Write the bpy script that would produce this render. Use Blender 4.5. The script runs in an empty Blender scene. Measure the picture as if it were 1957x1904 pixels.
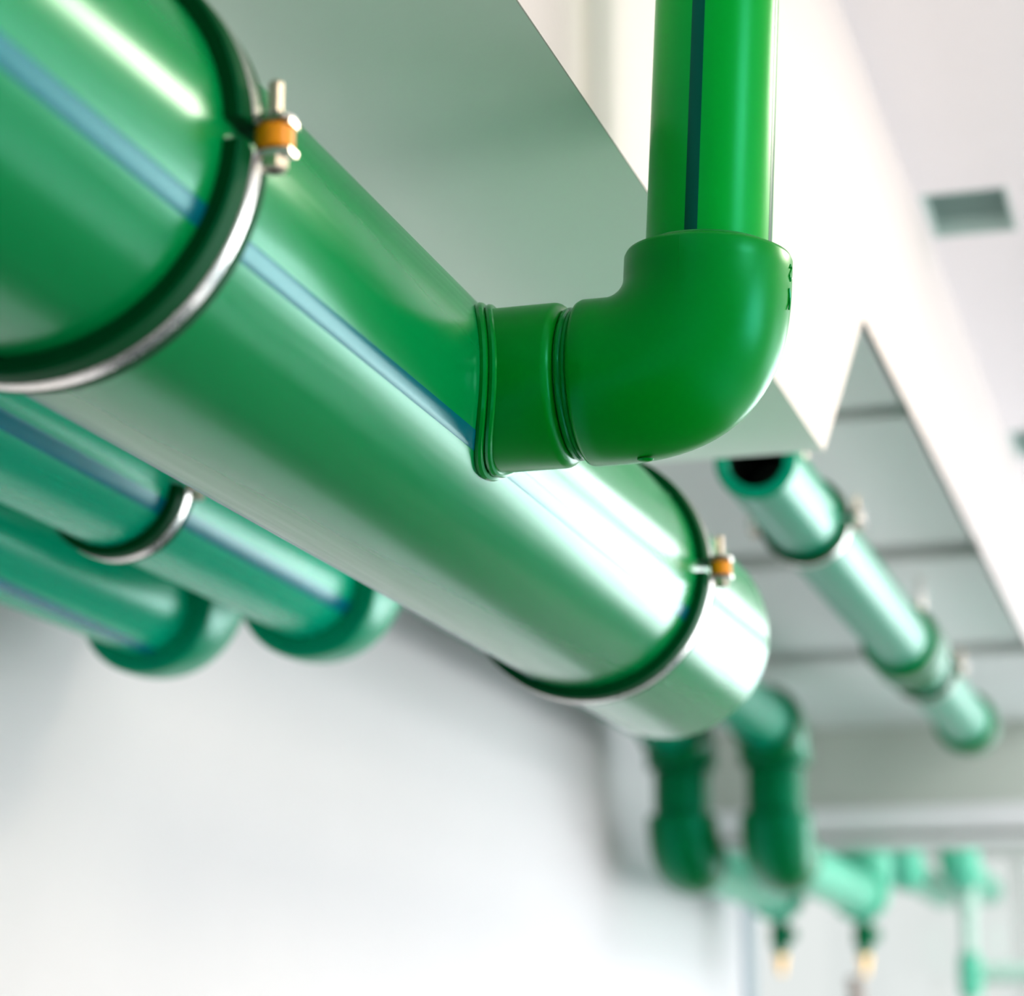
import bpy, math, random
from mathutils import Vector, Matrix
random.seed(4)
PI = math.pi
scn = bpy.context.scene
COL = scn.collection

# ------------------------------------------------------------------ camera
# The lens sits at the world origin (1.6 m above the floor); pipes run along +Y.
F_PX, PITCH, YAW, PW, PH = 4600.0, .2368, .2899, 1957.0, 1904.0
FW = Vector((-math.sin(YAW)*math.cos(PITCH), math.cos(YAW)*math.cos(PITCH), math.sin(PITCH)))
RT = Vector((math.cos(YAW), math.sin(YAW), 0))
UP = RT.cross(FW)
cd = bpy.data.cameras.new('camera'); cam = bpy.data.objects.new('camera', cd); COL.objects.link(cam)
M = Matrix((RT, UP, -FW)).transposed().to_4x4()
cam.matrix_world = M
cd.sensor_fit = 'HORIZONTAL'; cd.sensor_width = 36; cd.lens = 36*F_PX/PW
cd.clip_start = .05; cd.clip_end = 100
cd.dof.use_dof = True; cd.dof.focus_distance = 1.165; cd.dof.aperture_fstop = 6.4
scn.camera = cam

# ------------------------------------------------------------------ light
vs = scn.view_settings
vs.view_transform = 'Standard'; vs.look = 'None'; vs.gamma = 1; vs.use_curve_mapping = False
vs.exposure = 0.47
w = bpy.data.worlds.new('sky'); scn.world = w; w.use_nodes = True
bg = w.node_tree.nodes['Background']; bg.inputs[0].default_value = (.98, .97, .97, 1); bg.inputs[1].default_value = .70

def area(name, loc, direction, sx, sy, power, col):
    l = bpy.data.lights.new(name, 'AREA'); l.shape = 'RECTANGLE'; l.size = sx; l.size_y = sy
    l.energy = power; l.color = col
    o = bpy.data.objects.new(name, l); COL.objects.link(o); o.location = loc
    o.rotation_euler = Vector(direction).to_track_quat('-Z', 'Y').to_euler()
    return o
# daylight entering by the windows of the far wall and the right wall
XR, YF, YB, ZF, ZC = 3.6, 6.2, -3.2, -1.6, .945
WIN_FAR = (.45, 3.3, -.65, .84)                     # x0, x1, z0, z1
WIN_FL = (-1.28, .22, -.95, .60)
WIN_R = [(3.4, 5.8, -.95, .84), (-.2, 1.4, -.55, .84)]   # y0, y1, z0, z1
area('daylight_far', ((WIN_FAR[0]+WIN_FAR[1])/2, YF+.22, .095), (0, -1, 0), 2.85, 1.49, 100, (.95, .97, 1))
for i, (a, b, z0, z1) in enumerate(WIN_R):
    area('daylight_right', (XR+.22, (a+b)/2, (z0+z1)/2), (-1, 0, 0), b-a, z1-z0, (38, 60)[i], ((1, .97, .97), (1, .93, .87))[i])

# ------------------------------------------------------------------ materials
def mat(name, col, rough=.5, metal=0, spec=.5, noise=None, bump=None, coat=0, rnoise=None):
    m = bpy.data.materials.new(name); m.use_nodes = True
    nt = m.node_tree; N = nt.nodes; L = nt.links; p = N['Principled BSDF']
    p.inputs['Base Color'].default_value = (*col, 1); p.inputs['Roughness'].default_value = rough
    p.inputs['Metallic'].default_value = metal; p.inputs['Specular IOR Level'].default_value = spec
    if coat: p.inputs['Coat Weight'].default_value = coat; p.inputs['Coat Roughness'].default_value = .06
    if col[0] == 0: p.inputs['Specular Tint'].default_value = (.05, 1, .9, 1)     # pigmented plastic
    tc = N.new('ShaderNodeTexCoord')
    def tex(scale, detail, stretch=None):
        t = N.new('ShaderNodeTexNoise'); t.inputs['Scale'].default_value = scale; t.inputs['Detail'].default_value = detail
        if stretch:
            mp = N.new('ShaderNodeMapping'); mp.inputs['Scale'].default_value = stretch
            L.new(tc.outputs['Object'], mp.inputs[0]); L.new(mp.outputs[0], t.inputs['Vector'])
        else: L.new(tc.outputs['Object'], t.inputs['Vector'])
        return t
    if noise:
        sc, amt, st = noise
        t = tex(sc, 4, st); mx = N.new('ShaderNodeMix'); mx.data_type = 'RGBA'
        mx.inputs[6].default_value = (*[c*(1-amt) for c in col], 1); mx.inputs[7].default_value = (*[min(1, c*(1+amt)) for c in col], 1)
        L.new(t.outputs['Fac'], mx.inputs[0]); L.new(mx.outputs[2], p.inputs['Base Color'])
    if rnoise:
        sc, lo, hi, st = rnoise
        t = tex(sc, 3, st); mr = N.new('ShaderNodeMapRange'); mr.inputs[1].default_value = .3; mr.inputs[2].default_value = .7
        mr.inputs[3].default_value = lo; mr.inputs[4].default_value = hi
        L.new(t.outputs['Fac'], mr.inputs[0]); L.new(mr.outputs[0], p.inputs['Roughness'])
    if bump:
        sc, st, dist, stretch = bump
        t = tex(sc, 5, stretch); b = N.new('ShaderNodeBump'); b.inputs['Strength'].default_value = st; b.inputs['Distance'].default_value = dist
        L.new(t.outputs['Fac'], b.inputs['Height']); L.new(b.outputs[0], p.inputs['Normal'])
    return m
LONG = (1, .03, 1)
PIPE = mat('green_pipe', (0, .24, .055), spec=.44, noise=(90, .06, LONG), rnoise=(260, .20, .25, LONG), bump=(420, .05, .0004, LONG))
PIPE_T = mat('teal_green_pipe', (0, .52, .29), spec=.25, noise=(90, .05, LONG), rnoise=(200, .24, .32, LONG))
PIPE_R = mat('mid_green_pipe', (0, .26, .14), rough=.3, spec=.4, noise=(90, .05, LONG))  # one even green, deeper than the teal pipes
FIT_W = mat('moulded_sea_green_fitting', (0, .33, .16), rough=.32, spec=.35, noise=(30, .05, None))
RISER = mat('bright_green_pipe', (0, .37, .012), rough=.3, spec=.45, noise=(90, .05, (1, 1, .03)))
FIT = mat('moulded_green_fitting', (0, .26, .010), rough=.30, spec=.40, noise=(30, .05, None), bump=(900, .06, .0003, None))
FIT_T = mat('moulded_teal_fitting', (0, .135, .03), rough=.32, spec=.4, noise=(30, .05, None))
WELD = mat('melted_green_bead', (0, .24, .02), rough=.16, spec=.55)
STRIPE = mat('blue_pipe_stripe', (0, .12, .17), rough=.25, spec=.5)
STRIPE_T = mat('light_blue_pipe_stripe', (0, .22, .32), rough=.25, spec=.25)
STRIPE_R = mat('dark_blue_riser_stripe', (0, .06, .035), rough=.32, spec=.4)
RUBBER = mat('rubber_green_reflection', (.0, .06, .012), rough=.6, spec=.15)  # black rubber with the pipe's green reflection mixed into its colour
ZINC = mat('zinc_plated_steel', (.80, .77, .74), rough=.22, metal=1, rnoise=(300, .18, .30, None))
BOLT = mat('bolt_steel', (.62, .55, .46), rough=.32, metal=1)
ORANGE = mat('orange_plastic', (.95, .33, .0), rough=.35, spec=.4)
BRASS = mat('brass', (.85, .55, .22), rough=.3, metal=1)
HOLE = mat('painted_bore_shade', (.004, .012, .006), rough=.6)  # near-black liner colour, shade inside the green pipe painted on
PLASTER = mat('plaster_green_bounce', (.86, .98, .92), rough=.85, spec=.2, noise=(6, .02, None), bump=(60, .16, .002, None))  # white plaster, green bounce from the pipes tinted into the colour
CREAM = mat('cream_white_paint', (.74, .685, .675), rough=.7, spec=.25, noise=(5, .02, None), bump=(160, .10, .001, None))
WALLM = mat('white_wall_paint', (.75, .735, .765), rough=.75, spec=.25, noise=(3, .03, None), bump=(120, .12, .001, None))
CEIL = mat('white_ceiling_paint', (.93, .90, .93), rough=.8, spec=.2)
FLOORM = mat('grey_floor', (.82, .80, .80), rough=.4, spec=.4, noise=(4, .06, None))
MATM = mat('dark_bounce_mat', (.035, .05, .05), rough=.6, spec=.25)
BASEM = mat('dark_blue_grey_panel', (.11, .24, .28), rough=.6, spec=.2)
PALE = mat('hazed_mint_pipe', (.10, .55, .36), rough=.3, spec=.4)  # same green plastic, bright haze painted into its colour
FAINT = mat('faint_hazed_pipe', (.50, .72, .62), rough=.4, spec=.3)  # paler still, more of the bright haze painted in for thin pipes
DOWN = mat('grey_green_concrete', (.55, .60, .55), rough=.8, spec=.2, noise=(5, .04, None))
PANEL = mat('grey_ceiling_panel', (.72, .76, .75), rough=.75, spec=.25, noise=(5, .03, None))
GROOVE = mat('dark_panel_gap', (.12, .15, .14), rough=.9, spec=.1)
RAILM = mat('white_enamel', (.78, .79, .82), rough=.4)
POST = mat('blue_grey_metal', (.42, .50, .55), rough=.45, metal=.3)
VENTM = mat('sea_green_grille', (.55, .70, .67), rough=.5)
FRAME = mat('white_window_frame', (.75, .75, .74), rough=.4)
HOSE = mat('grey_brown_hose', (.36, .30, .27), rough=.5)
def glass():
    m = bpy.data.materials.new('window_glass'); m.use_nodes = True; nt = m.node_tree; N = nt.nodes
    for n in list(N):
        if n.type != 'OUTPUT_MATERIAL': N.remove(n)
    t = N.new('ShaderNodeBsdfTransparent'); t.inputs[0].default_value = (.93, .96, .95, 1)
    g = N.new('ShaderNodeBsdfGlossy'); g.inputs['Roughness'].default_value = .02
    mx = N.new('ShaderNodeMixShader'); mx.inputs[0].default_value = .05
    nt.links.new(t.outputs[0], mx.inputs[1]); nt.links.new(g.outputs[0], mx.inputs[2])
    nt.links.new(mx.outputs[0], N['Material Output'].inputs[0])
    return m
GLASS = glass()

def lamp_mat(name, col, strength):
    m = bpy.data.materials.new(name); m.use_nodes = True; p = m.node_tree.nodes['Principled BSDF']
    p.inputs['Base Color'].default_value = (*col, 1); p.inputs['Emission Color'].default_value = (*col, 1); p.inputs['Emission Strength'].default_value = strength
    return m
# ------------------------------------------------------------------ helpers
ORIG = {}
class MB:
    def __init__(s): s.v = []; s.f = []
    def grid(s, rows, close_u=False, close_v=True):
        """rows: list of rings (equal length); close_v joins each ring, close_u joins last row to first."""
        b = len(s.v); n = len(rows[0]); m = len(rows)
        for r in rows: s.v += [tuple(p) for p in r]
        for i in range(m if close_u else m-1):
            for j in range(n if close_v else n-1):
                a, c = i % m, (i+1) % m; d, e = j, (j+1) % n
                s.f.append((b+a*n+d, b+a*n+e, b+c*n+e, b+c*n+d))
        return b
    def cap(s, ring, flip=False):
        b = len(s.v); s.v += [tuple(p) for p in ring]; f = tuple(range(b, b+len(ring))); s.f.append(f[::-1] if flip else f)
    def lathe(s, prof, o, axis, seg=48, a0=None, a1=None, closed=False, ref=None):
        """prof: (distance along axis, radius); angle 0 points along ref."""
        o = Vector(o); ax = Vector(axis).normalized()
        ref = Vector(ref) if ref else (Vector((1, 0, 0)) if abs(ax.x) < .9 else Vector((0, 0, 1)))
        u = (ref - ax*ref.dot(ax)).normalized(); v = ax.cross(u)
        full = a0 is None; n = seg
        an = [2*PI*k/n for k in range(n)] if full else [a0+(a1-a0)*k/n for k in range(n+1)]
        rows = [[o + ax*h + (u*math.cos(t)+v*math.sin(t))*r for t in an] for h, r in prof]
        s.grid(rows, close_u=closed, close_v=full)
        if closed and not full:
            s.cap([r[0] for r in rows]); s.cap([r[-1] for r in rows], True)
    def box(s, x0, x1, y0, y1, z0, z1):
        b = len(s.v)
        s.v += [(x, y, z) for z in (z0, z1) for y in (y0, y1) for x in (x0, x1)]
        s.f += [tuple(b+i for i in q) for q in ((0,2,3,1), (4,5,7,6), (0,1,5,4), (2,6,7,3), (0,4,6,2), (1,3,7,5))]
    def prism(s, poly, axis, c0, c1):
        """poly in the two other axes, extruded along axis index from c0 to c1"""
        def mk(p, c):
            q = list(p); q.insert(axis, c); return tuple(q)
        a = [mk(p, c0) for p in poly]; c = [mk(p, c1) for p in poly]
        s.cap(a, True); s.cap(c); n = len(poly)
        b = len(s.v); s.v += a + c
        for i in range(n): s.f.append((b+i, b+(i+1) % n, b+n+(i+1) % n, b+n+i))
    def tube(s, pts, r, seg=10, closed=False):
        pts = [Vector(p) for p in pts]; n = len(pts); rows = []; nrm = None
        for i, p in enumerate(pts):
            if closed: t = pts[(i+1) % n]-pts[i-1]
            else: t = pts[min(i+1, n-1)]-pts[max(i-1, 0)]
            t.normalize()
            if nrm is None: nrm = t.orthogonal().normalized()
            nrm = (nrm - t*nrm.dot(t)).normalized(); b = t.cross(nrm)
            rr = r[i] if isinstance(r, (list, tuple)) else r
            rows.append([p + (nrm*math.cos(2*PI*k/seg)+b*math.sin(2*PI*k/seg))*rr for k in range(seg)])
        s.grid(rows, close_u=closed)
        if not closed: s.cap(rows[0], True); s.cap(rows[-1])
def build(mb, name, m, parent=None, label=None, angle=35):
    org = ORIG[parent.name] if parent else Vector((0, 0, 0))
    me = bpy.data.meshes.new(name); me.from_pydata([tuple(Vector(v)-org) for v in mb.v], [], mb.f)
    me.validate(); me.update()
    import bmesh
    bm = bmesh.new(); bm.from_mesh(me); bmesh.ops.remove_doubles(bm, verts=bm.verts, dist=1e-6)
    bmesh.ops.recalc_face_normals(bm, faces=bm.faces); bm.to_mesh(me); bm.free()
    for p in me.polygons: p.use_smooth = True
    me.set_sharp_from_angle(angle=math.radians(angle))
    me.materials.append(m)
    o = bpy.data.objects.new(name, me); COL.objects.link(o)
    if parent: o.parent = parent
    ORIG[o.name] = org
    if label: o['label'] = label
    return o
def thing(name, label, cat, loc, group=None):
    o = bpy.data.objects.new(name, None); COL.objects.link(o); o.location = loc; o.empty_display_size = .02
    o['label'] = label; o['category'] = cat
    if group: o['group'] = group
    ORIG[o.name] = Vector(loc); return o
def struct(o, label): o['kind'] = 'structure'; o['label'] = label; return o

# ------------------------------------------------------------------ the room
XL, XE, ZS, ZR = -1.03, -.29, .4827, .6713
Y1, Y2 = 1.835, 2.084
def wall_open(mb, axis, c0, c1, u0, u1, z0, z1, holes):
    """wall slab normal to axis (0 or 1) with rectangular holes (a, b, za, zb) sorted along u"""
    cur = u0
    def bx(a, b, za, zb):
        if b-a < 1e-6 or zb-za < 1e-6: return
        if axis == 0: mb.box(c0, c1, a, b, za, zb)
        else: mb.box(a, b, c0, c1, za, zb)
    for a, b, za, zb in sorted(holes):
        bx(cur, a, z0, z1); bx(a, b, z0, za); bx(a, b, zb, z1); cur = b
    bx(cur, u1, z0, z1)
mb = MB(); mb.box(XL-.6, XR+.2, YB-.2, YF+.2, ZF-.1, ZF); flo = struct(build(mb, 'floor', FLOORM), 'smooth grey floor of the plant room')
mb = MB(); mb.box(XL+.01, 1.25, YB+.01, YF-.01, ZF, ZF+.006); build(mb, 'bounce_cut_mat', MATM, flo, 'unseen dark mat added under the pipes to cut floor bounce')  # added out of view to darken floor bounce and reflections on the pipes
mb = MB(); mb.box(XL-.15, XL, YB, 5.27, ZF, ZC+.1); struct(build(mb, 'wall_left', WALLM), 'white painted wall behind the green pipes')
mb = MB(); mb.box(XL-.6, XL-.45, 5.0, YF, ZF, ZC+.1); struct(build(mb, 'wall_alcove', WALLM), 'white side wall past the end of the pipe wall')
mb = MB(); wall_open(mb, 1, YF, YF+.2, XL-.6, XR+.2, ZF, ZC+.1, [WIN_FL, WIN_FAR]); struct(build(mb, 'wall_far', WALLM), 'bright white far wall with a window')
mb = MB(); wall_open(mb, 0, XR, XR+.2, YB, YF, ZF, ZC+.1, WIN_R); struct(build(mb, 'wall_right', WALLM), 'white wall with windows on the right')
mb = MB(); mb.box(XL-.15, XR+.2, YB-.2, YB, ZF, ZC+.1); struct(build(mb, 'wall_back', WALLM), 'white wall behind the viewer')
mb = MB(); mb.box(.30, XR-.01, YF-.05, YF-.001, ZF+.007, -.70); struct(build(mb, 'dimming_panel_far', BASEM), 'unseen dark blue-grey panel added under the far window to dim reflections')  # added out of view so the large pipe mirrors something darker
# ceiling with two small rectangular recesses beside the bulkhead
mb = MB()
V = [(-.285, -.19, 2.52, 2.665), (-.285, -.19, 3.56, 3.72)]
cur = YB
for x0, x1, y0, y1 in V:
    mb.box(XE, XR+.2, cur, y0, ZC, ZC+.1); mb.box(x1, XR+.2, y0, y1, ZC, ZC+.1); mb.box(XE, x0, y0, y1, ZC, ZC+.1); cur = y1
mb.box(XE, XR+.2, cur, YF+.2, ZC, ZC+.1)
struct(build(mb, 'ceiling', CEIL), 'flat white ceiling right of the bulkhead')
# bulkhead: flat low soffit, slanted step, higher recess; its right face is cream
mb = MB()
prof = [(YB, ZS), (Y1, ZS), (Y2, ZR+.05), (YF, ZR+.05), (YF, ZC+.1), (YB, ZC+.1)]
mb.prism(prof, 0, XL-.45, XE-.0008)
bulk = struct(build(mb, 'ceiling_bulkhead', PLASTER, angle=20), 'grey plastered underside of the low bulkhead above the pipes')
mb = MB(); mb.prism([(YB, ZS), (Y1, ZS), (Y2, ZR), (YF, ZR), (YF, ZC), (YB, ZC)], 0, XE-.0008, XE)
build(mb, 'side_face', CREAM, bulk, 'cream white vertical face of the bulkhead', angle=20)
gaps = [(Y2-.02, 2.383), (2.443, 3.055), (3.165, 3.81), (3.93, YF)]
for a, b in gaps:
    mb = MB(); mb.box(XL, XE-.008, a, b, ZR, ZR+.045); build(mb, 'panel', PANEL, bulk, angle=20)
mb = MB(); mb.box(XL, XE-.008, Y2, YF, ZR+.0455, ZR+.049); build(mb, 'panel_backing', GROOVE, bulk, angle=20)

# downstand beam across the recess with a white double rail on its face
YW = 4.70
mb = MB(); mb.box(XL, XE-.008, YW, YW+.10, .437, ZR); dn = struct(build(mb, 'wall_downstand', DOWN), 'grey downstand beam closing the raised recess')
t = struct(bpy.data.objects.new('trim_1', None), 'white double rail along the foot of the grey downstand beam'); COL.objects.link(t); t.location = (-.7, YW, .437); ORIG['trim_1'] = Vector((-.7, YW, .437))
mb = MB(); mb.box(XL, XE-.008, YW-.03, YW, .464, .511); build(mb, 'rail', RAILM, t)
mb = MB(); mb.box(XL, XE-.008, YW-.028, YW, .437, .449); build(mb, 'rail', RAILM, t)
mb = MB(); mb.box(XL-.16, XL+.012, 5.19, 5.285, ZF, .60); struct(build(mb, 'trim_2', POST), 'blue-grey metal corner strip at the end of the left wall')

# windows
def window(n, axis, c, u0, u1, z0, z1, nm, label):
    o = bpy.data.objects.new('window_%d' % n, None); COL.objects.link(o); org = Vector((c, (u0+u1)/2, z0)) if axis == 0 else Vector(((u0+u1)/2, c, z0))
    o.location = org; ORIG[o.name] = org; struct(o, label)
    def bx(a, b, za, zb, d0, d1, nm_, m):
        mb = MB()
        if axis == 0: mb.box(c+d0, c+d1, a, b, za, zb)
        else: mb.box(a, b, c+d0, c+d1, za, zb)
        return build(mb, nm_, m, o)
    fw = .05
    bx(u0, u1, z0, z0+fw, .06, .13, 'frame_bar', FRAME); bx(u0, u1, z1-fw, z1, .06, .13, 'frame_bar', FRAME)
    bx(u0, u0+fw, z0+fw, z1-fw, .06, .13, 'frame_bar', FRAME); bx(u1-fw, u1, z0+fw, z1-fw, .06, .13, 'frame_bar', FRAME)
    xs = [u0+fw+(u1-u0-2*fw)*k/nm for k in range(nm+1)]
    for k in range(nm):
        a = xs[k]+(.02 if k else 0); b = xs[k+1]-(.02 if k < nm-1 else 0)
        bx(a, b, z0+fw, z1-fw, .092, .098, 'pane', GLASS)
        if k: bx(xs[k]-.02, xs[k]+.02, z0+fw, z1-fw, .07, .12, 'mullion', FRAME)
    bx(u0-.03, u1+.03, z0-.03, z0, -.05, .06, 'sill', FRAME)
window(1, 1, YF, *WIN_FAR, 3, 'wide three-pane window in the far wall')
window(4, 1, YF, *WIN_FL, 2, 'bright blurred window behind the farthest pipes')
for i, wn in enumerate(WIN_R): window(2+i, 0, XR, *wn, 2, ['two-pane window at the far end of the right wall', 'two-pane window at the near end of the right wall'][i])

# ceiling recess grilles
for i, (x0, x1, y0, y1) in enumerate(V):
    o = thing('ceiling_grille', ['small sea-green grille recessed in the white ceiling, the nearer one', 'small sea-green grille recessed in the white ceiling, the farther one'][i], 'grille', ((x0+x1)/2, (y0+y1)/2, ZC), 'recessed ceiling grilles')
    mb = MB()
    for q in ((x0, x0+.004, y0, y1), (x1-.004, x1, y0, y1), (x0+.004, x1-.004, y0, y0+.004), (x0+.004, x1-.004, y1-.004, y1)): mb.box(*q, ZC, ZC+.03)
    build(mb, 'frame', VENTM, o)
    mb = MB(); mb.box(x0, x1, y0, y1, ZC+.03, ZC+.035); build(mb, 'back_plate', VENTM, o)
    for k in range(5):
        yy = y0+.012+(y1-y0-.024)*(k+.5)/5
        mb = MB(); mb.prism([(yy-.008, ZC+.010), (yy-.0065, ZC+.010), (yy+.008, ZC+.024), (yy+.0065, ZC+.024)], 0, x0+.004, x1-.004); build(mb, 'slat', VENTM, o)

# lamps in the ceiling: round warm downlights and one long white panel
WARM = lamp_mat('warm_diffuser', (1, .87, .66), 17); COOL = lamp_mat('white_diffuser', (1, .98, 1), 5)
for i, (xx, yy) in enumerate(((.43, 2.08), (1.05, .55))):
    o = thing('ceiling_downlight', ['round warm ceiling downlight just beyond the elbow', 'round warm ceiling downlight nearest the viewer'][i], 'lamp', (xx, yy, ZC), 'warm ceiling downlights')
    mb = MB(); mb.lathe([(0, .25), (0, .275), (-.006, .275), (-.010, .268), (-.010, .25)], (xx, yy, ZC), (0, 0, 1), 40, closed=True); build(mb, 'rim', FRAME, o)
    mb = MB(); mb.lathe([(-.002, .2499), (-.006, .2499), (-.006, 0)], (xx, yy, ZC), (0, 0, 1), 40); build(mb, 'diffuser', WARM, o)
for i, (a, b) in enumerate(((.18, .70), (.72, 1.24))):
    o = thing('ceiling_panel_light', ['long white light panel on the ceiling, next to the bulkhead', 'long white light panel on the ceiling, farther from the bulkhead'][i], 'lamp', ((a+b)/2, 4.6, ZC), 'white ceiling panels')
    mb = MB()
    for q in ((a, a+.02, 3.7, 5.5), (b-.02, b, 3.7, 5.5), (a+.02, b-.02, 3.7, 3.72), (a+.02, b-.02, 5.48, 5.5)): mb.box(*q, ZC-.03, ZC)
    build(mb, 'rim', FRAME, o)
    mb = MB(); mb.box(a+.02, b-.02, 3.72, 5.48, ZC-.02, ZC-.012); build(mb, 'diffuser', COOL, o)

# ------------------------------------------------------------------ pipe parts
def stripe(parent, X, Z, R, y0, y1, a0, a1=None, half=3.2, m=None):
    """blue line co-extruded in a pipe along Y, angle in degrees (may drift from a0 to a1)"""
    a1 = a0 if a1 is None else a1; mb = MB(); rows = []
    for k in range(17):
        t = k/16; y = y0+(y1-y0)*t; a = a0+(a1-a0)*t
        up = []; lo = []
        for j in range(7):
            q = math.radians(a-half+2*half*j/6); h = .00022 if 0 < j < 6 else 0
            up.append((X+(R+h)*math.cos(q), y, Z+(R+h)*math.sin(q)))
            lo.append((X+(R-.0006)*math.cos(q), y, Z+(R-.0006)*math.sin(q)))
        rows.append(up+lo[::-1])
    mb.grid(rows); mb.cap(rows[0]); mb.cap(rows[-1], True)
    return build(mb, 'blue_stripe', m or STRIPE, parent)
def pipe_body(parent, o, axis, length, R, m, wall=.16, seg=64, name='pipe_body'):
    mb = MB(); ri = R*(1-wall); c = .0015
    mb.lathe([(0, ri), (0, R-c), (c, R), (length-c, R), (length, R-c), (length, ri)], o, axis, seg, closed=True)
    return build(mb, name, m, parent)
def elbow(parent, C, a, b, La, Lb, Rs, Rb, Rp, m, bulge=.10, fil=.003, seg=72, name='elbow_body'):
    """bent socket fitting: corner C, arms a and b, socket radius Rs, bend radius Rb, bore Rp"""
    C = Vector(C); a = Vector(a).normalized(); b = Vector(b).normalized()
    turn = a.angle(b); turn = PI-turn; T = Rb*math.tan(turn/2)
    B = a.cross(b).normalized(); rows = []
    def ring(P, tan, r, bul=0):
        n = tan.cross(B).normalized()
        if n.dot(a+b) > 0: n = -n                         # outside of the bend
        out = []
        for k in range(seg):
            q = 2*PI*k/seg; co, si = math.cos(q), math.sin(q)
            out.append(P + n*(co*r*(1+bul*max(0, co)**1.5)) + B*(si*r))
        return out
    def arm(d, Ln, flip):
        tan = -d if not flip else d
        pr = [(Ln, Rp-.0008), (Ln, Rs-fil), (Ln-fil*.3, Rs-fil*.3), (Ln-fil, Rs), (T+.25*(Ln-T), Rs)]
        rr = [ring(C+d*h, tan, r) for h, r in pr]
        return rr if not flip else rr[::-1]
    rows += arm(a, La, False)
    bis = (a+b).normalized(); O = C + bis*(Rb/math.cos(turn/2))
    n_arc = 22
    for k in range(n_arc+1):
        ph = turn*k/n_arc
        rot = Matrix.Rotation(ph, 3, B)
        # start tangent -a, start point C+a*T
        P0 = C+a*T-O; P = O + rot @ P0; tan = rot @ (-a)
        if k == n_arc and (tan-b).length > .05:
            pass
        rows.append(ring(P, tan, Rs, bulge*math.sin(PI*k/n_arc)**2))
    if ((Matrix.Rotation(turn, 3, B) @ (-a))-b).length > .05:
        rows = rows[:5]
        for k in range(n_arc+1):
            ph = -turn*k/n_arc; rot = Matrix.Rotation(ph, 3, B)
            P0 = C+a*T-O; rows.append(ring(O+rot @ P0, rot @ (-a), Rs, bulge*math.sin(PI*k/n_arc)**2))
    rows += arm(b, Lb, True)
    mb = MB(); mb.grid(rows)
    return build(mb, name, m, parent, angle=50)
def ring_bead(parent, o, axis, R, r, m=None, name='weld_bead'):
    mb = MB(); mb.lathe([(r*math.cos(q), R+r*math.sin(q)) for q in [2*PI*k/10 for k in range(10)]], o, axis, 72, closed=True)
    return build(mb, name, m or WELD, parent)
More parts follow.
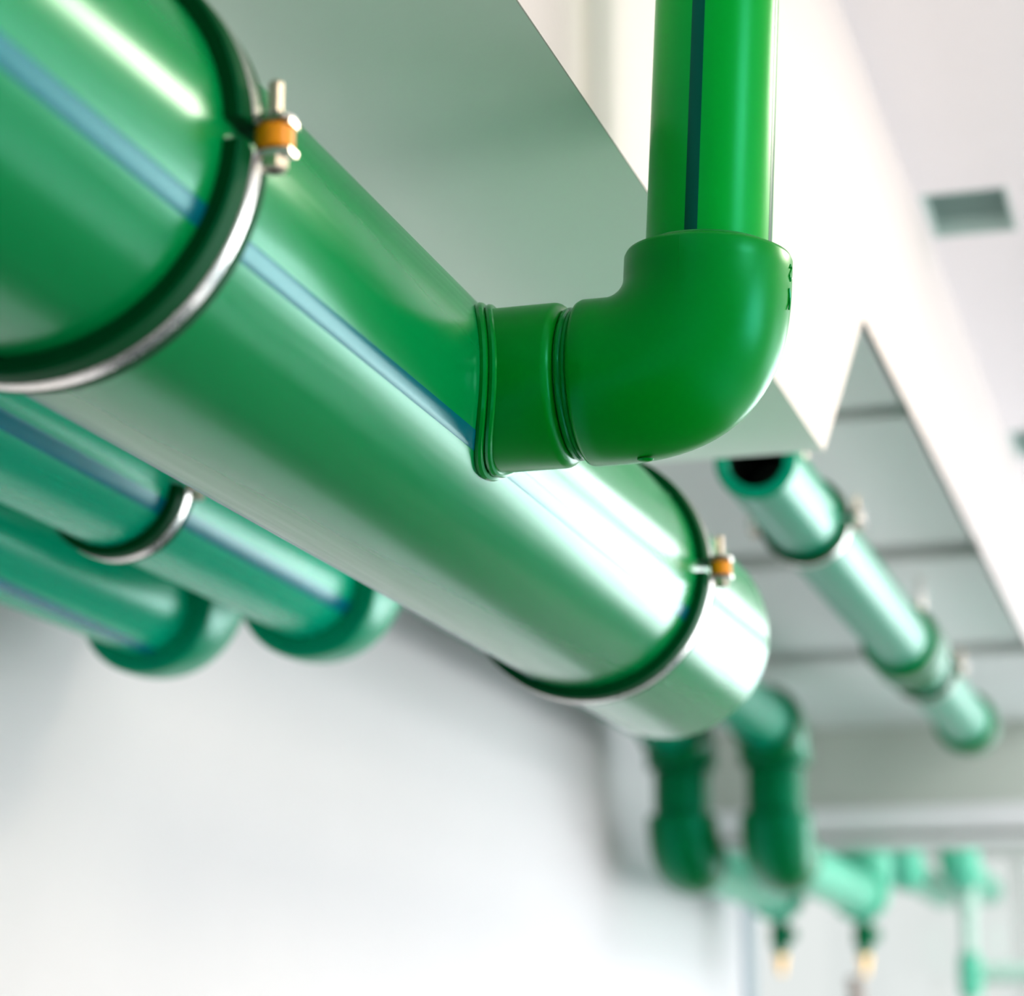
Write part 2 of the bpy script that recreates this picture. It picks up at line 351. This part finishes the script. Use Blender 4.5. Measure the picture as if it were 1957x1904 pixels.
def clamp(label, X, Y, Z, R, ztop, width=.0085, group='pipe clamps', spacer=ORANGE, rod=True):
    """two-part steel clamp with rubber lining, lugs, bolts and a hanger rod"""
    c = thing('pipe_clamp', label, 'clamp', (X, Y, Z+R), group)
    w = width/2; g = math.asin(.0045/(R+.008))
    for up in (1, 0):
        a0, a1 = (g, PI-g) if up else (PI+g, 2*PI-g)
        mb = MB()
        wf, wb = -w-.012, w+.0075                       # wide front lip, narrow rear lip
        pr = [(wf, R+.0004), (wf, R+.0060), (wf+.0015, R+.0072), (-w-.001, R+.0076), (-w, R+.0066), (-w, R+.0056), (w, R+.0056), (w, R+.0066), (w+.001, R+.0076), (wb-.001, R+.0072), (wb, R+.0060), (wb, R+.0004)]
        # angle 0 = +X, turning towards +Z : axis -Y
        mb.lathe([(-h, r) for h, r in pr], (X, Y, Z), (0, -1, 0), 72, a0, a1, True, ref=(1, 0, 0))
        build(mb, 'rubber_lining', RUBBER, c)
        # band with curled ends that run into the lugs
        mb = MB(); th = .0022; r0 = R+.0058
        path = []
        n = 60
        for s in (0,):
            for k in range(n+1):
                q = a0+.03+(a1-a0-.06)*k/n; path.append((math.cos(q)*r0, math.sin(q)*r0, math.cos(q), math.sin(q)))
        sg = 1 if up else -1
        lug = []
        zf = sg*.0048
        # right lug (towards +X) and left lug (-X): a small bend then flat plate
        def lugpts(side):
            out = []
            for k in range(1, 7):
                q = k/6*PI/2; rb = .004
                out.append((side*(r0+rb*(1-math.cos(q))), zf+sg*rb*(1-math.sin(q)), side*math.cos(q), sg*math.sin(q)))
            out.append((side*(R+.0215), zf, 0, sg)); return out
        L_, R_ = lugpts(-1), lugpts(1)
        full = (R_[::-1]+path+L_) if up else (L_[::-1]+path+R_)
        rows = []
        for x, z, nx, nz in full:
            P = Vector((X+x, Y, Z+z)); N_ = Vector((nx, 0, nz))
            rows.append([P+Vector((0, -w, 0)), P+Vector((0, -w+.001, 0))+N_*th, P+Vector((0, w-.001, 0))+N_*th, P+Vector((0, w, 0))])
        mb.grid(rows); mb.cap(rows[0]); mb.cap(rows[-1], True)
        build(mb, 'upper_band' if up else 'lower_band', ZINC, c, angle=40)
    for side in (1, -1):
        bx = X+side*(R+.0138)
        mb = MB(); mb.lathe([(-.0125, 0), (-.0125, .0028), (.0222, .0028), (.0230, .0022), (.0230, 0)], (bx, Y, Z), (0, 0, 1), 14)
        bo = build(mb, 'bolt', BOLT, c)
        mb = MB(); mb.lathe([(-.0125, 0), (-.0125, .0046), (-.0118, .0055), (-.0078, .0055), (-.0078, 0)], (bx, Y, Z), (0, 0, 1), 6); build(mb, 'bolt_head', BOLT, bo)
        mb = MB(); mb.lathe([(-.0044, .003), (-.0044, .0068), (-.0036, .0074), (.0036, .0074), (.0044, .0068), (.0044, .003)], (bx, Y, Z), (0, 0, 1), 28, closed=True)
        build(mb, 'spacer', spacer, c, 'orange plastic spacer between the lugs' if spacer is ORANGE else None)
        mb = MB(); mb.lathe([(.0071, .003), (.0071, .0075), (.0080, .0082), (.0086, .0075), (.0086, .003)], (bx, Y, Z), (0, 0, 1), 28, closed=True); build(mb, 'washer', ZINC, c)
    if rod:
        mb = MB(); mb.lathe([(R+.0075, .0), (R+.0075, .0085), (R+.017, .0085), (R+.017, 0)], (X, Y, Z), (0, 0, 1), 6); build(mb, 'boss_nut', ZINC, c)
        mb = MB(); mb.lathe([(R+.016, .0), (R+.016, .0048), (ztop-Z, .0048), (ztop-Z, 0)], (X, Y, Z), (0, 0, 1), 16); build(mb, 'hanger_rod', ZINC, c)
    return c

# ------------------------------------------------------------------ main pipe, 160 mm
AX, AZ, R0 = -.417, .3383, .080
YBR, RST = 1.120, .0417
main = thing('large_pipe', 'largest green plastic pipe with a thin blue line, branch stub on its right side', 'pipe', (AX, 0, AZ-R0))
ys = -1.2
pipe_body(main, (AX, ys, AZ), (0, 1, 0), 1.83-ys, R0, PIPE, wall=.12, seg=128)
for a in (-24.6, 65.4, 155.4, 245.4): stripe(main, AX, AZ, R0, ys+.002, 1.827, a)
mb = MB(); mb.lathe([(0, 0), (0, R0*.885), (.006, R0*.885), (.006, 0)], (AX, 1.815, AZ), (0, 1, 0), 48); build(mb, 'end_plug', PIPE, main)
# welded branch stub: root follows the big pipe, rounded outer end
def root(z): return AX+math.sqrt(max(0, R0**2-(z-AZ)**2))
mb = MB(); rows = []; SEG = 96
an = [2*PI*k/SEG for k in range(SEG)]
xe = -.3028
def ringx(fn, r): return [(fn(AZ+r*math.sin(t)), YBR+r*math.cos(t), AZ+r*math.sin(t)) for t in an]
rows.append(ringx(lambda z: root(z)-.004, RST)); rows.append(ringx(lambda z: root(z)+.003, RST)); rows.append(ringx(lambda z: -.322, RST))
for k in range(0, 7):
    q = PI/2*k/6; rr = .0055; rows.append(ringx(lambda z, q=q: xe-rr+rr*math.sin(q), RST-rr+rr*math.cos(q)))
rows.append(ringx(lambda z: xe, .030))
mb.grid(rows); stub = build(mb, 'branch_stub', FIT, main, 'short plain green branch socket welded to the pipe')
for dx, rad, br in ((.0012, RST+.0012, .0026), (.0056, RST+.0002, .0022)):
    mb = MB(); mb.tube([(root(AZ+(rad)*math.sin(t))+dx, YBR+rad*math.cos(t), AZ+rad*math.sin(t)) for t in an], br, 10, True); build(mb, 'weld_bead', WELD, stub)

# ------------------------------------------------------------------ elbow and riser, 63 mm
CX = -.2350; lean = Vector((.0525, 0, 1)).normalized()
el = thing('pipe_elbow', 'glossy green ninety degree elbow in sharp focus below the vertical pipe', 'pipe fitting', (CX, YBR, AZ-.042))
RE = .0420
xf = -.2958
eb = elbow(el, (CX, YBR, AZ), (-1, 0, 0), lean, CX-xf, .0608, RE, .049, .0315, FIT, bulge=.14, fil=.0028, seg=96)
mb = MB(); mb.lathe([(0, .026), (0, .0362), (.0090, .0362), (.0090, .026)], (xe-.001, YBR, AZ), (1, 0, 0), 72, closed=True); build(mb, 'pipe_nipple', FIT, el)
ring_bead(el, (-.3004, YBR, AZ), (1, 0, 0), .0368, .0019); ring_bead(el, (-.2974, YBR, AZ), (1, 0, 0), .0366, .0018)
# mould details on the elbow: nub underneath, raised code on the outer side, parting line
mb = MB(); rows = []
for k in range(6):
    q = PI/2*k/5; rows.append([(CX-.0300+.0042*math.cos(q)*math.cos(t), YBR-.002+.0030*math.cos(q)*math.sin(t), AZ-.0418-.0014*math.sin(q)) for t in [2*PI*j/20 for j in range(20)]])
mb.grid(rows); build(mb, 'moulding_nub', FIT, el)
def on_up(angle, h, r=RE):
    """point on the vertical socket: azimuth in degrees, height above the corner"""
    q = math.radians(angle); u = Vector((1, 0, -lean.x)).normalized(); v = Vector((0, 1, 0))
    return Vector((CX, YBR, AZ)) + lean*h + (u*math.cos(q)+v*math.sin(q))*r
def mark(pts, rad=.00055):
    mb = MB(); mb.tube([on_up(a, h, RE+.0001) for a, h in pts], rad, 6); return build(mb, 'raised_mark', WELD, el)
mark([(-6, .0515), (-4, .0535), (-1, .0525), (-3, .050), (-6, .0475)]); mark([(-6, .0475), (-3, .0455), (0, .0475)]); mark([(-6, .041), (-3.5, .038), (-3, .034), (-4.5, .0305)])
mb = MB(); rows = []
for k in range(18):
    h = .0575-.033*k/17; a = -97-(0 if k < 9 else (k-8)**2*.12); pp = []
    for da, dr in ((-.22, -.0003), (0, .00012), (.22, -.0003)): pp.append(on_up(a+da, h, RE+dr))
    rows.append(pp)
mb.grid(rows, close_v=False); build(mb, 'parting_line', FIT, el)

ris = thing('riser_pipe', 'bright green vertical pipe with dark blue line rising from the elbow', 'pipe', tuple(on_up(0, .0608, 0)))
RR = .0315
b0 = Vector((CX, YBR, AZ)) + lean*.056; Lr = (ZC-b0.z)/lean.z-.012
mb = MB(); mb.lathe([(0, RR*.7), (0, RR), (Lr, RR), (Lr, RR*.7)], b0, lean, 96, closed=True); build(mb, 'pipe_body', RISER, ris)
for a in (-94.2, -3.2, 86, 176):
    mb = MB(); rows = []
    for k in range(2):
        h = .057 if k == 0 else Lr+.055; up = []; lo = []
        for j in range(7):
            q = a-6+12*j/6; up.append(on_up(q, h, RR+(.0002 if 0 < j < 6 else 0))); lo.append(on_up(q, h, RR-.0006))
        rows.append(up+lo[::-1])
    mb.grid(rows); mb.cap(rows[0]); mb.cap(rows[1], True); build(mb, 'blue_stripe', STRIPE_R, ris)
ring_bead(ris, on_up(0, .0618, 0), lean, RR+.0012, .0021)

# clamps on the large pipe
clamp('shiny clamp with orange spacer around the large pipe, nearest the viewer', AX, .776, AZ, R0, ZS)
clamp('shiny clamp with orange spacer near the far end of the large pipe', AX, 1.582, AZ, R0, ZS)

# ------------------------------------------------------------------ two 90 mm pipes by the wall
X2, X3, Z2, R2 = -.735, -.900, .405, .045
for X, yf, lab, s0, s1, lab_e in (
    (X2, 1.855, 'teal green pipe with blue line just behind the large pipe', -23, -31, 'green elbow turning up at the end of the pipe behind the large one'),
    (X3, 1.890, 'teal green pipe with blue line closest to the white wall, lowest at left', -46, -80, 'green elbow turning up at the end of the pipe closest to the wall')):
    p = thing('wall_side_pipe', lab, 'pipe', (X, 0, Z2-R2), 'medium pipes along the wall')
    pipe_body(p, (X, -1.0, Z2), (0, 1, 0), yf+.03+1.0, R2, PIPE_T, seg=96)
    for off in (0, 120, 240): stripe(p, X, Z2, R2, 1.1, yf+.02, s0+off, s1+off, 7.5, STRIPE_T)
    e = thing('pipe_elbow', lab_e, 'pipe fitting', (X, yf+.09, Z2-.06), 'elbows that turn up into the ceiling')
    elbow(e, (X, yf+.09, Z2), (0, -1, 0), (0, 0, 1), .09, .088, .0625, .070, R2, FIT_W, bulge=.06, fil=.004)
    pipe_body(e, (X, yf+.09, Z2+.085), (0, 0, 1), .12, R2, PIPE_T, seg=64, name='pipe_stub')
clamp('steel clamp around the pipe just behind the large pipe', X2, 1.50, Z2, R2, ZS, width=.0085)
clamp('steel clamp around the pipe closest to the white wall', X3, .95, Z2, R2, ZS, width=.0085)

# ------------------------------------------------------------------ open-ended 75 mm pipe in the recess
XP, ZP, RP = -.389, .541, .0375
p = thing('open_pipe', 'pale green open-ended pipe hanging under the raised panels at right', 'pipe', (XP, 2.07, ZP-RP))
mb = MB(); ri = .0255; c = .002
mb.lathe([(.12, ri), (c, ri), (0, ri+c), (0, RP-c), (c, RP), (1.73, RP), (1.73, ri), (.12, ri)], (XP, 2.067, ZP), (0, 1, 0), 96); build(mb, 'pipe_body', PIPE_R, p)
mb = MB(); mb.lathe([(.118, 0), (.118, ri-.0002), (.010, ri-.0002), (.010, ri-.0008), (.116, ri-.0008), (.116, 0)], (XP, 2.067, ZP), (0, 1, 0), 48); build(mb, 'bore', HOLE, p, 'black liner painting the shade inside the open end')
clamp('steel clamp near the open end of the pipe under the raised panels', XP, 2.33, ZP, RP, ZR, width=.010, spacer=ZINC)
e = thing('pipe_coupling', 'green sleeve coupling halfway along the open-ended pipe', 'pipe fitting', (XP, 3.1, ZP-.048))
mb = MB(); mb.lathe([(0, RP), (0, .046), (.004, .049), (.055, .049), (.062, .045), (.07, .045), (.077, .049), (.125, .049), (.129, .046), (.129, RP)], (XP, 3.02, ZP), (0, 1, 0), 64, closed=True); build(mb, 'sleeve', FIT_T, e)
ring_bead(e, (XP, 3.018, ZP), (0, 1, 0), RP+.002, .003)
ring_bead(e, (XP, 3.151, ZP), (0, 1, 0), RP+.002, .003)
clamp('steel clamp behind the sleeve coupling on the open-ended pipe', XP, 3.26, ZP, RP, ZR, width=.010, spacer=ZINC)
e = thing('pipe_end_cap', 'rounded green end cap at the far end of the open-ended pipe', 'pipe fitting', (XP, 3.80, ZP-.048))
mb = MB(); mb.lathe([(0, RP), (0, .045), (.004, .0485), (.055, .0485)]+[(.055+.03*math.sin(q), .0185+.03*math.cos(q)) for q in [PI/2*k/8 for k in range(1, 9)]]+[(.085, 0)], (XP, 3.765, ZP), (0, 1, 0), 64); build(mb, 'cap_body', FIT_T, e)
ring_bead(e, (XP, 3.764, ZP), (0, 1, 0), RP+.002, .003)

# ------------------------------------------------------------------ upper runs and drops behind the end of the large pipe
YD, ZU, ZL = 4.05, .585, .368
for X, who, ye in ((-.741, 'right', 5.04), (-.903, 'left', 4.98)):
    g = 'pair of pipes dropping beyond the large pipe'
    p = thing('upper_run_pipe', 'teal pipe end running under the panels into the %s-hand drop' % who, 'pipe', (X, 2.4, ZU-R2), g)
    pipe_body(p, (X, 2.41, ZU), (0, 1, 0), YD-2.41-.06, R2, PIPE_R)
    elbow(p, (X, 2.35, ZU), (0, 1, 0), (0, 0, 1), .085, .084, .057, .062, R2, FIT_T, bulge=.06, name='rear_elbow')
    e = thing('pipe_elbow', 'dark green elbow at the top of the %s-hand drop' % who, 'pipe fitting', (X, YD, ZU-.06), g)
    elbow(e, (X, YD, ZU), (0, -1, 0), (0, 0, -1), .088, .068, .0605, .066, R2, FIT_T, bulge=.06, fil=.004)
    d = thing('drop_pipe', 'short dark green vertical pipe of the %s-hand drop' % who, 'pipe', (X, YD, ZL+.06), g)
    pipe_body(d, (X, YD, ZL+.07), (0, 0, 1), ZU-ZL-.14, .049, FIT_T)
    e = thing('pipe_elbow', 'dark green elbow at the foot of the %s-hand drop' % who, 'pipe fitting', (X, YD, ZL-.06), g)
    elbow(e, (X, YD, ZL), (0, 0, 1), (0, 1, 0), .070, .088, .0605, .066, R2, FIT_T, bulge=.06, fil=.004)
    p = thing('lower_run_pipe', 'pale green pipe running away from the foot of the %s-hand drop' % who, 'pipe', (X, YD, ZL-R2), g)
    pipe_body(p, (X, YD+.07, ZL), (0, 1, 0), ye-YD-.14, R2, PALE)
    e = thing('pipe_elbow', 'pale green elbow at the far end of the %s-hand lower pipe' % who, 'pipe fitting', (X, ye, ZL-.06), g)
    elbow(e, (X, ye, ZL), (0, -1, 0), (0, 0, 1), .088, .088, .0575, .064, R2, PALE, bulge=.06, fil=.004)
    pipe_body(e, (X, ye, ZL+.08), (0, 0, 1), ZR-ZL-.08, R2, FIT_T, name='riser_stub')
    v = thing('drain_valve', 'small green drain valve with brass tip under the %s-hand lower pipe' % who, 'valve', (X, ye-.02, ZL-.17), 'drain valves')
    mb = MB(); mb.lathe([(0, .0), (0, .012), (.018, .016), (.02, .021), (.055, .021), (.059, .016), (.078, .016), (.078, 0)], (X, ye-.03, ZL-.122), (0, 0, 1), 24); build(mb, 'valve_body', FIT_T, v)
    mb = MB(); mb.lathe([(-.04, 0), (-.04, .008), (-.02, .008), (-.018, .0125), (0, .0125), (0, 0)], (X, ye-.03, ZL-.122), (0, 0, 1), 12); build(mb, 'brass_tip', BRASS, v)
    mb = MB(); mb.lathe([(0, 0), (0, .006), (.03, .006), (.03, .014), (.036, .014), (.036, 0)], (X, ye-.03, ZL-.082), (.8, -.6, 0), 16); build(mb, 'tap_handle', FIT_T, v)
mb = MB(); mb.tube([(-.741+.01*math.sin(k*.5)-.02, 5.01, ZL-.165-.1*k) for k in range(18)], .017, 12)
o = build(mb, 'drain_hose', HOSE); o['label'] = 'grey hose hanging below the right-hand drain valve'; o['category'] = 'hose'

# ------------------------------------------------------------------ farthest pipes by the far wall
RF = .036
for X, yy, zz, lab, drop in ((-.715, 5.45, .455, 'pale green far pipe left of the thin vertical feed', False), (-.60, 5.55, .46, 'pale green far pipe above the thin vertical feed', True)):
    p = thing('far_pipe', lab, 'pipe', (X, yy, zz-RF), 'far pipes under the white rail')
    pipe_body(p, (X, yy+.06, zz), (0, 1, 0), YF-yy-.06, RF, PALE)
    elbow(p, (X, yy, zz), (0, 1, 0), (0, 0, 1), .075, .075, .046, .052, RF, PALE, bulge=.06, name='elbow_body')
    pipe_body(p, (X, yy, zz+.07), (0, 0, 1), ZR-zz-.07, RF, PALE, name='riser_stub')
    if drop:
        mb = MB(); mb.lathe([(0, .019), (0, .024), (-.06, .024), (-.066, .0165), (-2.03, .0165), (-2.03, .012)], (X, yy+.14, zz-.025), (0, 0, 1), 24); build(mb, 'feed_pipe', FAINT, p)
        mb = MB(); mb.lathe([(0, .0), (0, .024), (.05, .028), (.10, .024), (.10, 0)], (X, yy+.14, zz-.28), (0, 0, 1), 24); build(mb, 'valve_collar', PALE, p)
        mb = MB(); mb.lathe([(0, .0), (0, .022), (1.1, .022), (1.1, 0)], (X+.02, yy+.16, zz-.225), (1, 0, 0), 24); build(mb, 'cross_pipe', FAINT, p)
